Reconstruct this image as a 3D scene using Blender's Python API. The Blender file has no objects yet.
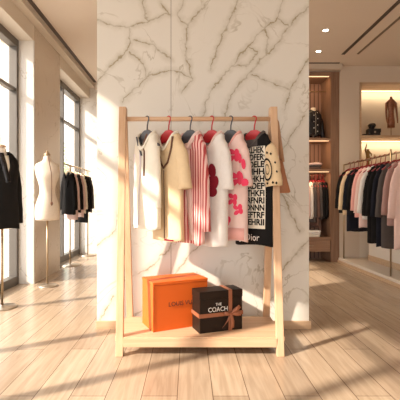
import bpy, bmesh, math, random
from mathutils import Vector, Matrix
random.seed(7)
C = bpy.context.scene
COL = C.collection
R = math.radians
PI = math.pi

# ------------------------------------------------------------------ camera
cam = bpy.data.cameras.new('camera'); camo = bpy.data.objects.new('camera', cam); COL.objects.link(camo)
camo.location = (0, 0, 1.0); camo.rotation_euler = (R(90), 0, 0)
cam.sensor_width = 36; cam.lens = 35.28; cam.shift_x = 0.0275; cam.clip_start = 0.05
C.camera = camo
# ------------------------------------------------------------------ exposure
C.view_settings.view_transform = 'Standard'; C.view_settings.look = 'None'
C.view_settings.gamma = 1; C.view_settings.use_curve_mapping = False
C.view_settings.exposure = 0.0
# ------------------------------------------------------------------ world
w = bpy.data.worlds.new('sky'); C.world = w; w.use_nodes = True
bg = w.node_tree.nodes['Background']; bg.inputs[0].default_value = (1.0, 0.99, 0.975, 1); bg.inputs[1].default_value = 3.1
# ------------------------------------------------------------------ sun
AZ, SL = R(30), 0.70
sd = bpy.data.lights.new('sun', 'SUN'); so = bpy.data.objects.new('sun', sd); COL.objects.link(so)
d = Vector((math.cos(AZ), math.sin(AZ), -SL*math.cos(AZ)*1.0)).normalized()
so.rotation_euler = d.to_track_quat('-Z', 'Y').to_euler(); so.location = (-6, -1, 5)
sd.energy = 9.5; sd.color = (1.0, 0.87, 0.73); sd.angle = R(1.6)

def area(name, loc, rot, sx, sy, e, color=(1, .78, .52)):
    l = bpy.data.lights.new(name, 'AREA'); l.shape = 'RECTANGLE'; l.size = sx; l.size_y = sy; l.energy = e; l.color = color
    o = bpy.data.objects.new(name, l); COL.objects.link(o); o.location = loc; o.rotation_euler = rot
    return o

# ------------------------------------------------------------------ materials
def new_mat(name):
    m = bpy.data.materials.new(name); m.use_nodes = True
    nt = m.node_tree
    return m, nt, nt.nodes['Principled BSDF']
def N(nt, t, **kw):
    n = nt.nodes.new(t)
    for k, v in kw.items(): setattr(n, k, v)
    return n
def pbr(name, col, rough=0.6, metal=0.0, var=0.08, scale=30, bump=0.0, bscale=200, sheen=0):
    m, nt, b = new_mat(name)
    tc = N(nt, 'ShaderNodeTexCoord'); no = N(nt, 'ShaderNodeTexNoise'); no.inputs['Scale'].default_value = scale
    no.inputs['Detail'].default_value = 4
    nt.links.new(tc.outputs['Object'], no.inputs['Vector'])
    mx = N(nt, 'ShaderNodeMix', data_type='RGBA')
    mx.inputs['A'].default_value = tuple(c*(1-var) for c in col)+(1,)
    mx.inputs['B'].default_value = tuple(min(1, c*(1+var)) for c in col)+(1,)
    nt.links.new(no.outputs['Fac'], mx.inputs['Factor']); nt.links.new(mx.outputs['Result'], b.inputs['Base Color'])
    b.inputs['Roughness'].default_value = rough; b.inputs['Metallic'].default_value = metal
    if rough >= .9 or name == 'black_brown_card': b.inputs['Specular IOR Level'].default_value = .2
    if sheen: b.inputs['Sheen Weight'].default_value = sheen
    if bump:
        n2 = N(nt, 'ShaderNodeTexNoise'); n2.inputs['Scale'].default_value = bscale
        nt.links.new(tc.outputs['Object'], n2.inputs['Vector'])
        bp = N(nt, 'ShaderNodeBump'); bp.inputs['Strength'].default_value = bump; bp.inputs['Distance'].default_value = 0.002
        nt.links.new(n2.outputs['Fac'], bp.inputs['Height']); nt.links.new(bp.outputs['Normal'], b.inputs['Normal'])
    return m
def fabric(name, col, var=0.06): return pbr(name, col, 0.9, 0, var, 40, 0.3, 500, 0.15 if sum(col) > .6 else 0)
def emit(name, col, s):
    m, nt, b = new_mat(name)
    b.inputs['Base Color'].default_value = (*col, 1); b.inputs['Emission Color'].default_value = (*col, 1)
    b.inputs['Emission Strength'].default_value = s
    return m
def wood(name, c1, c2, axis='Z', rough=0.5, sc=1.0):
    m, nt, b = new_mat(name)
    tc = N(nt, 'ShaderNodeTexCoord'); mp = N(nt, 'ShaderNodeMapping')
    s = {'X': (1.2, 22, 22), 'Y': (22, 1.2, 22), 'Z': (22, 22, 1.2)}[axis]
    mp.inputs['Scale'].default_value = tuple(v*sc for v in s)
    no = N(nt, 'ShaderNodeTexNoise'); no.inputs['Scale'].default_value = 1.5; no.inputs['Detail'].default_value = 6
    no.inputs['Distortion'].default_value = 0.6
    cr = N(nt, 'ShaderNodeValToRGB'); cr.color_ramp.elements[0].position = 0.3; cr.color_ramp.elements[1].position = 0.7
    cr.color_ramp.elements[0].color = (*c1, 1); cr.color_ramp.elements[1].color = (*c2, 1)
    nt.links.new(tc.outputs['Object'], mp.inputs['Vector']); nt.links.new(mp.outputs['Vector'], no.inputs['Vector'])
    nt.links.new(no.outputs['Fac'], cr.inputs['Fac']); nt.links.new(cr.outputs['Color'], b.inputs['Base Color'])
    b.inputs['Roughness'].default_value = rough
    return m
def floor_mat():
    m, nt, b = new_mat('oak_planks')
    tc = N(nt, 'ShaderNodeTexCoord'); mp = N(nt, 'ShaderNodeMapping'); mp.inputs['Rotation'].default_value = (0, 0, R(90))
    mp.inputs['Location'].default_value = (0.3, 0.06, 0)
    br = N(nt, 'ShaderNodeTexBrick'); br.offset = 0.37; br.offset_frequency = 2
    br.inputs['Scale'].default_value = 1; br.inputs['Brick Width'].default_value = 1.7; br.inputs['Row Height'].default_value = 0.182
    br.inputs['Mortar Size'].default_value = 0.0022; br.inputs['Mortar Smooth'].default_value = 0.2
    br.inputs['Color1'].default_value = (0.42, 0.315, 0.22, 1); br.inputs['Color2'].default_value = (0.54, 0.42, 0.30, 1)
    br.inputs['Mortar'].default_value = (0.16, 0.10, 0.06, 1)
    nt.links.new(tc.outputs['Object'], mp.inputs['Vector']); nt.links.new(mp.outputs['Vector'], br.inputs['Vector'])
    m2 = N(nt, 'ShaderNodeMapping'); m2.inputs['Scale'].default_value = (18, 1.3, 1)
    no = N(nt, 'ShaderNodeTexNoise'); no.inputs['Scale'].default_value = 2.0; no.inputs['Detail'].default_value = 7; no.inputs['Distortion'].default_value = 0.8
    nt.links.new(tc.outputs['Object'], m2.inputs['Vector']); nt.links.new(m2.outputs['Vector'], no.inputs['Vector'])
    cr = N(nt, 'ShaderNodeValToRGB'); cr.color_ramp.elements[0].position = 0.35; cr.color_ramp.elements[1].position = 0.65
    cr.color_ramp.elements[0].color = (0.80, 0.77, 0.74, 1); cr.color_ramp.elements[1].color = (1, 1, 1, 1)
    nt.links.new(no.outputs['Fac'], cr.inputs['Fac'])
    mx = N(nt, 'ShaderNodeMix', data_type='RGBA', blend_type='MULTIPLY'); mx.inputs['Factor'].default_value = 1
    nt.links.new(br.outputs['Color'], mx.inputs['A']); nt.links.new(cr.outputs['Color'], mx.inputs['B'])
    nt.links.new(mx.outputs['Result'], b.inputs['Base Color'])
    b.inputs['Roughness'].default_value = 0.22
    bp = N(nt, 'ShaderNodeBump'); bp.inputs['Strength'].default_value = 0.25; bp.inputs['Distance'].default_value = 0.002; bp.invert = True
    nt.links.new(br.outputs['Fac'], bp.inputs['Height']); nt.links.new(bp.outputs['Normal'], b.inputs['Normal'])
    return m

SEG = bpy.data.node_groups.new('SegDist', 'ShaderNodeTree')
for nm in ('P', 'A', 'AB'): SEG.interface.new_socket(nm, in_out='INPUT', socket_type='NodeSocketVector')
SEG.interface.new_socket('Inv', in_out='INPUT', socket_type='NodeSocketFloat')
SEG.interface.new_socket('D', in_out='OUTPUT', socket_type='NodeSocketFloat')
def _seg():
    g = SEG; i = g.nodes.new('NodeGroupInput'); o = g.nodes.new('NodeGroupOutput'); L = g.links.new
    def vm(op): n = g.nodes.new('ShaderNodeVectorMath'); n.operation = op; return n
    s = vm('SUBTRACT'); L(i.outputs['P'], s.inputs[0]); L(i.outputs['A'], s.inputs[1])
    dt = vm('DOT_PRODUCT'); L(s.outputs[0], dt.inputs[0]); L(i.outputs['AB'], dt.inputs[1])
    mu = g.nodes.new('ShaderNodeMath'); mu.operation = 'MULTIPLY'; mu.use_clamp = True
    L(dt.outputs['Value'], mu.inputs[0]); L(i.outputs['Inv'], mu.inputs[1])
    sc = vm('SCALE'); L(i.outputs['AB'], sc.inputs[0]); L(mu.outputs[0], sc.inputs['Scale'])
    s2 = vm('SUBTRACT'); L(s.outputs[0], s2.inputs[0]); L(sc.outputs[0], s2.inputs[1])
    ln = vm('LENGTH'); L(s2.outputs[0], ln.inputs[0]); L(ln.outputs['Value'], o.inputs['D'])
_seg()
KW = 3.05/392
def wp(p): return ((p[0]-189)*KW, 0, 1+(200-p[1])*KW)
def marble(name, base, vein, lines=None, sc=1.0, rough=0.25, seam=True, faint=0.5, wax='XZ'):
    m, nt, b = new_mat(name); L = nt.links.new
    tc = N(nt, 'ShaderNodeTexCoord')
    sep = N(nt, 'ShaderNodeSeparateXYZ'); L(tc.outputs['Object'], sep.inputs[0])
    # background noise veins
    n1 = N(nt, 'ShaderNodeTexNoise'); n1.inputs['Scale'].default_value = 1.6*sc; n1.inputs['Detail'].default_value = 5
    n1.inputs['Distortion'].default_value = 1.2; n1.inputs['Roughness'].default_value = 0.55
    L(tc.outputs['Object'], n1.inputs['Vector'])
    def ridge(src, wdt):
        a = N(nt, 'ShaderNodeMath', operation='SUBTRACT'); L(src, a.inputs[0]); a.inputs[1].default_value = 0.5
        a2 = N(nt, 'ShaderNodeMath', operation='ABSOLUTE'); L(a.outputs[0], a2.inputs[0])
        r = N(nt, 'ShaderNodeMapRange', interpolation_type='SMOOTHSTEP'); L(a2.outputs[0], r.inputs['Value'])
        r.inputs['From Min'].default_value = 0; r.inputs['From Max'].default_value = wdt
        r.inputs['To Min'].default_value = 1; r.inputs['To Max'].default_value = 0
        return r.outputs['Result']
    rd = ridge(n1.outputs['Fac'], 0.012)
    n2 = N(nt, 'ShaderNodeTexNoise'); n2.inputs['Scale'].default_value = 2.3*sc
    L(tc.outputs['Object'], n2.inputs['Vector'])
    mk = N(nt, 'ShaderNodeMapRange'); L(n2.outputs['Fac'], mk.inputs['Value']); mk.inputs['From Min'].default_value = 0.42; mk.inputs['From Max'].default_value = 0.62
    mk.inputs['To Max'].default_value = faint
    f = N(nt, 'ShaderNodeMath', operation='MULTIPLY'); L(rd, f.inputs[0]); L(mk.outputs['Result'], f.inputs[1])
    fac = f.outputs[0]
    if lines:
        # wobble
        wn = N(nt, 'ShaderNodeTexNoise'); wn.inputs['Scale'].default_value = 13; wn.inputs['Detail'].default_value = 7; wn.inputs['Roughness'].default_value = .62
        L(tc.outputs['Object'], wn.inputs['Vector'])
        vs = N(nt, 'ShaderNodeVectorMath', operation='SUBTRACT'); L(wn.outputs['Color'], vs.inputs[0]); vs.inputs[1].default_value = (.5, .5, .5)
        vk = N(nt, 'ShaderNodeVectorMath', operation='MULTIPLY'); L(vs.outputs[0], vk.inputs[0]); vk.inputs[1].default_value = (.085, 0, .085)
        cb = N(nt, 'ShaderNodeCombineXYZ'); L(sep.outputs['X'], cb.inputs['X']); L(sep.outputs['Z'], cb.inputs['Z'])
        pp = N(nt, 'ShaderNodeVectorMath', operation='ADD'); L(cb.outputs[0], pp.inputs[0]); L(vk.outputs[0], pp.inputs[1])
        cur = None
        for ln in lines:
            for a, c in zip(ln, ln[1:]):
                A, B = Vector(wp(a)), Vector(wp(c)); AB = B-A
                g = N(nt, 'ShaderNodeGroup'); g.node_tree = SEG
                L(pp.outputs[0], g.inputs['P']); g.inputs['A'].default_value = A; g.inputs['AB'].default_value = AB
                g.inputs['Inv'].default_value = 1/AB.length_squared
                if cur is None: cur = g.outputs['D']
                else:
                    mn = N(nt, 'ShaderNodeMath', operation='MINIMUM'); L(cur, mn.inputs[0]); L(g.outputs['D'], mn.inputs[1]); cur = mn.outputs[0]
        def fall(wd, to):
            r = N(nt, 'ShaderNodeMapRange', interpolation_type='SMOOTHSTEP'); L(cur, r.inputs['Value'])
            r.inputs['From Min'].default_value = 0; r.inputs['From Max'].default_value = wd
            r.inputs['To Min'].default_value = to; r.inputs['To Max'].default_value = 0
            return r.outputs['Result']
        brk = N(nt, 'ShaderNodeTexNoise'); brk.inputs['Scale'].default_value = 14; brk.inputs['Detail'].default_value = 3
        L(tc.outputs['Object'], brk.inputs['Vector'])
        bm_ = N(nt, 'ShaderNodeMapRange'); L(brk.outputs['Fac'], bm_.inputs['Value']); bm_.inputs['From Min'].default_value = .38; bm_.inputs['From Max'].default_value = .6
        bm_.inputs['To Min'].default_value = .45; bm_.inputs['To Max'].default_value = 1
        s = N(nt, 'ShaderNodeMath', operation='ADD'); L(fall(.009, .55), s.inputs[0]); L(fall(.05, .28), s.inputs[1])
        s1 = N(nt, 'ShaderNodeMath', operation='MULTIPLY'); L(s.outputs[0], s1.inputs[0]); L(bm_.outputs['Result'], s1.inputs[1])
        s2 = N(nt, 'ShaderNodeMath', operation='MAXIMUM'); L(s1.outputs[0], s2.inputs[0]); L(fac, s2.inputs[1]); fac = s2.outputs[0]
    # base mottling
    n3 = N(nt, 'ShaderNodeTexNoise'); n3.inputs['Scale'].default_value = 3*sc; n3.inputs['Detail'].default_value = 3
    L(tc.outputs['Object'], n3.inputs['Vector'])
    bs = N(nt, 'ShaderNodeMix', data_type='RGBA'); bs.inputs['A'].default_value = tuple(c*.93 for c in base)+(1,); bs.inputs['B'].default_value = (*base, 1)
    L(n3.outputs['Fac'], bs.inputs['Factor'])
    mx = N(nt, 'ShaderNodeMix', data_type='RGBA'); L(fac, mx.inputs['Factor']); L(bs.outputs['Result'], mx.inputs['A']); mx.inputs['B'].default_value = (*vein, 1)
    out = mx.outputs['Result']
    if seam:
        a = N(nt, 'ShaderNodeMath', operation='SUBTRACT'); L(sep.outputs['X'], a.inputs[0]); a.inputs[1].default_value = (171-189)*KW
        a2 = N(nt, 'ShaderNodeMath', operation='ABSOLUTE'); L(a.outputs[0], a2.inputs[0])
        lt = N(nt, 'ShaderNodeMath', operation='LESS_THAN'); L(a2.outputs[0], lt.inputs[0]); lt.inputs[1].default_value = 0.0028
        ml = N(nt, 'ShaderNodeMath', operation='MULTIPLY'); L(lt.outputs[0], ml.inputs[0]); ml.inputs[1].default_value = .7
        m3 = N(nt, 'ShaderNodeMix', data_type='RGBA'); L(ml.outputs[0], m3.inputs['Factor']); L(out, m3.inputs['A']); m3.inputs['B'].default_value = (.2, .16, .12, 1)
        out = m3.outputs['Result']
    L(out, b.inputs['Base Color']); b.inputs['Roughness'].default_value = rough
    return m

VEINS = [
 [(95,18),(111,25),(128,27.5),(131,41),(128,49.5),(111,66),(95,84)],
 [(128,27),(147,21),(143,0),(138,-30)], [(147,21),(169,14),(161,3)],
 [(136,40),(153,45),(170,59)], [(131,51),(144,66),(147,77)],
 [(122,102),(150,75),(172,70),(191,78)],
 [(183,0),(177,14),(186,26),(187,55),(191,80),(180,93)], [(205,5),(186,26)],
 [(310,5),(288,26),(280,41),(252,70),(230,96),(224,125)],
 [(282,0),(277,19),(263,29),(247,47),(233,66),(211,91),(200,122)],
 [(263,29),(269,38),(266,55),(252,69)], [(277,19),(288,26)], [(247,47),(258,52),(249,65),(233,66)],
 [(252,74),(269,82),(291,89),(301,72),(309,58)], [(291,89),(284,110)],
 [(238,0),(222,36),(211,69)],
 [(140,274),(156,262),(170,246),(180,215)], [(174,276),(190,254),(205,240)],
 [(96,246),(117,229),(122,200)], [(100,320),(114,296)],
 [(279,274),(297,253),(309,240)], [(283,195),(300,232)],
 [(281,152),(290,138),(304,116)],
]
M = {}
M['marble'] = marble('white_gold_vein_marble', (.79, .755, .68), (.27, .21, .09), VEINS, faint=.5)
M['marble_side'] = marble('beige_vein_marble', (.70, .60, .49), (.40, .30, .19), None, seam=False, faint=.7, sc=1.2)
M['marble_pale'] = marble('pale_vein_marble', (.80, .75, .68), (.40, .32, .22), None, seam=False, faint=.6, sc=1.2)
M['floor'] = floor_mat()
M['ceiling'] = pbr('ceiling_plaster', (.75, .64, .53), .9, 0, .02, 2)
M['plaster'] = pbr('beige_plaster', (.67, .56, .45), .85, 0, .03, 3)
M['cream_panel'] = pbr('cream_panel', (.72, .64, .54), .7, 0, .03, 3)
M['niche'] = pbr('niche_lining', (.60, .50, .38), .7, 0, .04, 5)
M['frame'] = pbr('dark_window_metal', (.13, .115, .10), .45, .3, .05, 10)
M['oak'] = wood('light_oak', (.60, .37, .215), (.71, .475, .30), 'Z', .5)
M['oak_x'] = wood('light_oak_cross', (.60, .37, .215), (.71, .475, .30), 'X', .5)
M['base_oak'] = wood('oak_skirting', (.50, .33, .20), (.62, .43, .27), 'X', .5)
M['walnut'] = wood('closet_walnut', (.19, .10, .06), (.29, .165, .10), 'Z', .5)
M['walnut_x'] = wood('closet_walnut_cross', (.24, .13, .08), (.34, .20, .12), 'X', .5)
M['brass'] = pbr('aged_brass', (.45, .34, .22), .35, .85, .05, 20)
M['steel'] = pbr('brushed_steel', (.55, .47, .38), .3, .9, .05, 20)
M['glass'] = None
m, nt, b = new_mat('window_glass'); b.inputs['Transmission Weight'].default_value = 1; b.inputs['Roughness'].default_value = 0
b.inputs['IOR'].default_value = 1.0; b.inputs['Base Color'].default_value = (1, 1, 1, 1); M['glass'] = m
# thin pane: transparent with a faint gloss so sunlight passes
nt.nodes.remove(b); tr = N(nt, 'ShaderNodeBsdfTransparent'); gl = N(nt, 'ShaderNodeBsdfGlossy'); gl.inputs['Roughness'].default_value = .02
ms = N(nt, 'ShaderNodeMixShader'); ms.inputs[0].default_value = .05
nt.links.new(tr.outputs[0], ms.inputs[1]); nt.links.new(gl.outputs[0], ms.inputs[2]); nt.links.new(ms.outputs[0], nt.nodes['Material Output'].inputs[0])
M['led'] = emit('warm_led', (1, .80, .55), 3)
M['led2'] = emit('amber_led', (1, .66, .36), 1.6)
M['lamp'] = emit('downlight_glow', (1, .93, .8), 14)
M['slot'] = pbr('dark_slot', (.09, .065, .05), .7, 0, .05)
M['slot2'] = pbr('bronze_slot', (.22, .16, .11), .7, 0, .05)
M['white'] = fabric('white_cloth', (.80, .76, .72))
M['cream'] = fabric('cream_cloth', (.76, .58, .36))
M['ivory'] = fabric('ivory_cloth', (.84, .78, .66))
M['lav'] = fabric('pale_lavender_cloth', (.80, .72, .76))
M['pink'] = fabric('pink_cloth', (.80, .42, .38))
M['palepink'] = fabric('pale_pink_cloth', (.80, .58, .53))
M['mauve'] = fabric('mauve_cloth', (.42, .26, .235))
M['black'] = fabric('black_cloth', (.010, .009, .009))
M['navy'] = fabric('blue_black_cloth', (.013, .014, .022))
M['grey'] = fabric('grey_cloth', (.10, .085, .08))
M['brownc'] = fabric('brown_cloth', (.16, .09, .07))
M['red'] = pbr('red_plastic', (.55, .03, .035), .35, 0, .05)
M['dred'] = pbr('dark_red_plastic', (.30, .02, .025), .4, 0, .05)
M['gplast'] = pbr('grey_plastic', (.09, .09, .10), .4, 0, .05)
M['maroon'] = fabric('maroon_print', (.25, .015, .03))
M['hotpink'] = fabric('hot_pink_print', (.80, .06, .13))
M['cordbrown'] = fabric('brown_cord', (.16, .08, .05))
M['tan'] = pbr('tan_leather', (.42, .17, .075), .5, 0, .08, 15)
M['strap'] = pbr('strap_leather', (.50, .27, .14), .5, 0, .08, 15)
M['orange'] = pbr('orange_card', (.74, .13, .008), .55, 0, .03, 20)
M['dorange'] = pbr('dark_orange_card', (.50, .10, .01), .55, 0, .03, 20)
M['blackcard'] = pbr('black_brown_card', (.020, .011, .007), .5, 0, .05, 20)
M['ribbon'] = pbr('brown_ribbon', (.33, .12, .06), .4, 0, .08, 60)
M['print_dark'] = pbr('dark_print', (.12, .03, .02), .6)
M['print_white'] = pbr('white_print', (.85, .82, .78), .6)
M['form'] = fabric('linen_form', (.82, .72, .60))
M['shine'] = pbr('glossy_black', (.02, .018, .02), .2, .2, .05)
M['copper'] = pbr('copper_sequin', (.30, .13, .075), .35, .6, .7, 45)
M['gold'] = pbr('antique_gold', (.26, .15, .05), .4, .7, .15, 40)
M['foliage'] = pbr('sunlit_foliage', (.45, .55, .30), .8, 0, .3, 3)
M['trunk'] = pbr('bark', (.3, .22, .15), .9)
M['pave'] = pbr('pavement', (.55, .52, .48), .9, 0, .08, 2)
M['blocker'] = fabric('blocker_cloth', (.75, .70, .62))
# striped shirt
m, nt, b = new_mat('red_striped_cloth'); M['stripe'] = m
tc = N(nt, 'ShaderNodeTexCoord'); wv = N(nt, 'ShaderNodeTexWave'); wv.bands_direction = 'X'; wv.inputs['Scale'].default_value = 15
wv.inputs['Distortion'].default_value = .3
cr = N(nt, 'ShaderNodeValToRGB'); e = cr.color_ramp.elements
e[0].position = .0; e[0].color = (.42, .045, .05, 1); e[1].position = .62; e[1].color = (.86, .56, .52, 1)
x = e.new(.38); x.color = (.62, .16, .15, 1)
nt.links.new(tc.outputs['Object'], wv.inputs['Vector']); nt.links.new(wv.outputs['Color'], cr.inputs['Fac']); nt.links.new(cr.outputs['Color'], b.inputs['Base Color'])
b.inputs['Roughness'].default_value = .9
# slatted walnut
m, nt, b = new_mat('slatted_walnut'); M['slat'] = m
tc = N(nt, 'ShaderNodeTexCoord'); wv = N(nt, 'ShaderNodeTexWave'); wv.bands_direction = 'X'; wv.inputs['Scale'].default_value = 4.5
no = N(nt, 'ShaderNodeTexNoise'); no.inputs['Scale'].default_value = 6
cr = N(nt, 'ShaderNodeValToRGB'); e = cr.color_ramp.elements
e[0].position = .05; e[0].color = (.12, .06, .04, 1); e[1].position = .3; e[1].color = (.33, .18, .12, 1)
nt.links.new(tc.outputs['Object'], wv.inputs['Vector']); nt.links.new(wv.outputs['Color'], cr.inputs['Fac']); nt.links.new(cr.outputs['Color'], b.inputs['Base Color'])
b.inputs['Roughness'].default_value = .5

# ------------------------------------------------------------------ mesh helpers
class MB:
    def __init__(s): s.v = []; s.f = []
    def add(s, v, f):
        o = len(s.v); s.v += [tuple(p) for p in v]; s.f += [tuple(i+o for i in q) for q in f]; return s
    def box(s, a, b):
        x0, y0, z0 = a; x1, y1, z1 = b
        return s.add([(x0,y0,z0),(x1,y0,z0),(x1,y1,z0),(x0,y1,z0),(x0,y0,z1),(x1,y0,z1),(x1,y1,z1),(x0,y1,z1)],
              [(0,3,2,1),(4,5,6,7),(0,1,5,4),(1,2,6,5),(2,3,7,6),(3,0,4,7)])
    def loft(s, rings, cap=True, closed=True):
        n = len(rings[0]); v = [p for r in rings for p in r]; f = []
        for i in range(len(rings)-1):
            for j in range(n if closed else n-1):
                k = (j+1) % n
                f.append((i*n+j, i*n+k, (i+1)*n+k, (i+1)*n+j))
        if cap: f.append(tuple(range(n))[::-1]); f.append(tuple((len(rings)-1)*n+j for j in range(n)))
        return s.add(v, f)
    def tube(s, pts, r, n=8, flat=1.0, cap=True):
        pts = [Vector(p) for p in pts]; rs = r if isinstance(r, (list, tuple)) else [r]*len(pts)
        t0 = (pts[1]-pts[0]).normalized(); up = Vector((0, 1, 0)) if abs(t0.y) < .9 else Vector((0, 0, 1))
        a = t0.cross(up).normalized(); rings = []
        for i, p in enumerate(pts):
            t = (pts[min(i+1, len(pts)-1)]-pts[max(i-1, 0)]).normalized()
            a = (a-t*a.dot(t)).normalized(); c = t.cross(a)
            rings.append([p+a*math.cos(q*2*PI/n)*rs[i]+c*math.sin(q*2*PI/n)*rs[i]*flat for q in range(n)])
        return s.loft(rings, cap)
    def lathe(s, prof, n=24, cx=0, cy=0):
        return s.loft([[(cx+r*math.cos(q*2*PI/n), cy+r*math.sin(q*2*PI/n), z) for q in range(n)] for r, z in prof])
    def prism(s, poly, y0, y1):           # polygon in xz, extruded in y
        n = len(poly); v = [(x, y0, z) for x, z in poly]+[(x, y1, z) for x, z in poly]
        f = [tuple(range(n)), tuple(range(2*n-1, n-1, -1))]+[(i, i+n, (i+1) % n+n, (i+1) % n) for i in range(n)]
        return s.add(v, f)
    def build(s, name, mat, parent=None, smooth=False, bevel=0, solid=0, sub=0, loc=None):
        me = bpy.data.meshes.new(name); me.from_pydata(s.v, [], s.f); me.update()
        bm = bmesh.new(); bm.from_mesh(me); bmesh.ops.recalc_face_normals(bm, faces=bm.faces); bm.to_mesh(me); bm.free()
        if smooth: me.polygons.foreach_set('use_smooth', [True]*len(me.polygons))
        me.materials.append(mat)
        o = bpy.data.objects.new(name, me); COL.objects.link(o)
        if parent: o.parent = parent
        if loc: o.location = loc
        if bevel:
            q = o.modifiers.new('bevel', 'BEVEL'); q.width = bevel; q.segments = 2; q.limit_method = 'ANGLE'
        if solid:
            q = o.modifiers.new('solid', 'SOLIDIFY'); q.thickness = solid; q.offset = -1
        if sub:
            q = o.modifiers.new('sub', 'SUBSURF'); q.levels = sub; q.render_levels = sub
        return o
def tag(o, label=None, cat=None, group=None, kind=None):
    if label: o['label'] = label
    if cat: o['category'] = cat
    if group: o['group'] = group
    if kind: o['kind'] = kind
    return o
def thing(name, label, cat, loc=(0, 0, 0), rz=0, group=None):
    o = bpy.data.objects.new(name, None); COL.objects.link(o); o.empty_display_size = .1
    o.location = loc; o.rotation_euler = (0, 0, rz); return tag(o, label, cat, group)
def box(name, a, b, mat, parent=None, bevel=0): return MB().box(a, b).build(name, mat, parent, bevel=bevel)
def struct(name, a, b, mat, bevel=0): return tag(box(name, a, b, mat, None, bevel), kind='structure')
def text_mesh(txt, size, ext=0.0, off=0.0):
    cu = bpy.data.curves.new('t', 'FONT'); cu.body = txt; cu.size = size; cu.align_x = 'CENTER'; cu.align_y = 'CENTER'; cu.extrude = ext; cu.offset = off
    cu.resolution_u = 3
    o = bpy.data.objects.new('t', cu); COL.objects.link(o)
    bpy.context.view_layer.update()
    me = bpy.data.meshes.new_from_object(o.evaluated_get(bpy.context.evaluated_depsgraph_get()))
    bpy.data.objects.remove(o)
    v = [tuple(p.co) for p in me.vertices]; f = [tuple(p.vertices) for p in me.polygons]
    return v, f

# ------------------------------------------------------------------ room shell
H = 3.15
XW, XG = -1.85, -2.03        # left wall face, glazing plane
BACK = 7.3
Y0 = -2.6
XR = 4.2
HEAD = 2.9
struct('floor', (-2.3, Y0, -.1), (XR, BACK+.2, 0), M['floor'])
struct('ceiling', (-2.3, Y0, H), (XR, BACK+.2, H+.12), M['ceiling'])
# left wall: piers and lintel, windows between
def pier(n, y0, y1, mat): struct('wall_left' if n == 0 else 'wall_left_%d' % n, (-2.25, y0, 0), (XW, y1, H), mat)
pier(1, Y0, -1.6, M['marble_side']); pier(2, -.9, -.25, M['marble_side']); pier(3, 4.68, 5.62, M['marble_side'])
for i, (a, c) in enumerate([(-1.6, -.9), (-.25, 4.68), (5.62, BACK)]):
    struct('trim_%d' % (i+1), (-2.25, a, HEAD), (XW, c, H), M['cream_panel'])
# pale linings of the window reveals
struct('trim_4', (-2.2, 4.672, 0), (XW-.002, 4.68, HEAD), M['marble_pale'])
struct('trim_5', (-2.2, 4.68, 0), (XW+.004, 4.695, HEAD), M['marble_pale'])
# cornice
struct('trim_6', (XW, Y0, H-.07), (XW+.10, BACK, H), M['cream_panel'])
struct('wall_back_left', (-2.25, BACK, 0), (.9, BACK+.15, H), M['marble_pale'])
struct('trim_7', (XW+.1, BACK-.07, H-.1), (-.2, BACK, H), M['cream_panel'])
def window(k, y0, y1, mull, trans=(2.3,)):
    r = tag(bpy.data.objects.new('window_%d' % k, None), kind='structure'); COL.objects.link(r)
    f = MB(); w_ = .055
    xa, xb = XG-.09, XG
    f.box((xa, y0, 0), (xb, y1, .10)); f.box((xa, y0, HEAD-.09), (xb, y1, HEAD))
    for y in [y0+w_/2]+list(mull)+[y1-w_/2]: f.box((xa, y-w_/2, .10), (xb, y+w_/2, HEAD-.09))
    ys = [y0+w_/2]+list(mull)+[y1-w_/2]
    f.build('window_frame', M['frame'], r)
    t = MB()
    for z in trans:
        for a, c in zip(ys, ys[1:]): t.box((xa+.02, a+w_/2, z-.02), (xb-.01, c-w_/2, z+.02))
    t.build('glazing_bar', M['frame'], r)
    g = MB()
    for a, c in zip(ys, ys[1:]): g.box((XG-.05, a+w_/2, .1), (XG-.045, c-w_/2, HEAD-.09))
    g.build('pane', M['glass'], r)
    return r
window(1, -.25, 4.672, (.45, 1.28, 2.12, 3.4)); window(2, 5.62, BACK, (6.35,)); window(3, -1.6, -.9, ())
tag(MB().box((XG+.004, .52, 2.39), (XG+.012, 2.12, HEAD)).build('added_sun_blocker', M['blocker']), 'unseen pale blind pulled a little way down over the near window', 'blocker')  # added out of view to shape the sunlight edge on the marble wall
# front of the shop: unseen wall behind the camera, opening shaped for soft fill light
struct('wall_front', (-2.3, Y0-.15, 2.7), (XR, Y0, H), M['plaster'])
struct('wall_front_2', (-2.3, Y0-.15, 0), (-1.3, Y0, 2.7), M['plaster'])
struct('wall_front_3', (1.7, Y0-.15, 0), (XR, Y0, 2.7), M['plaster'])
struct('wall_right', (XR, Y0, 0), (XR+.15, BACK+.2, H), M['plaster'])
# centre marble wall
WL, WR, WY = (97-189)*KW, (309-189)*KW, 3.05
struct('wall_centre', (WL, WY, 0), (WR, WY+.26, H), M['marble'])
sk = MB().box((WL-.004, WY-.018, 0), (WR+.012, WY-.001, .062)); tag(sk.build('baseboard_centre', M['base_oak'], None, bevel=.002), kind='structure')
# right back wall with closet opening and display niche
BY = 6.3
CX0, CX1 = 1.5, 2.28          # closet opening
NX0, NX1 = 2.74, 3.9        # niche opening
NZ0, NZ1 = 1.18, 2.89
struct('wall_back', (CX1+.14, BY, 0), (NX0, BY+.5, H), M['plaster'])
struct('wall_back_2', (NX0, BY, 0), (XR, BY+.5, NZ0), M['cream_panel'])
struct('wall_back_3', (NX0, BY, NZ1), (XR, BY+.5, H), M['plaster'])
struct('wall_back_4', (NX1, BY, NZ0), (XR, BY+.5, NZ1), M['plaster'])
struct('wall_back_5', (.9, BY+.45, 0), (CX0-.05, BACK+.15, H), M['plaster'])
struct('trim_8', (.9, BY-.12, 3.07), (CX1+.14, BY+.0, H), M['plaster'])
struct('trim_9', (.9, BY-.17, H-.006), (2.36, BY-.14, H), M['slot'])

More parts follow.
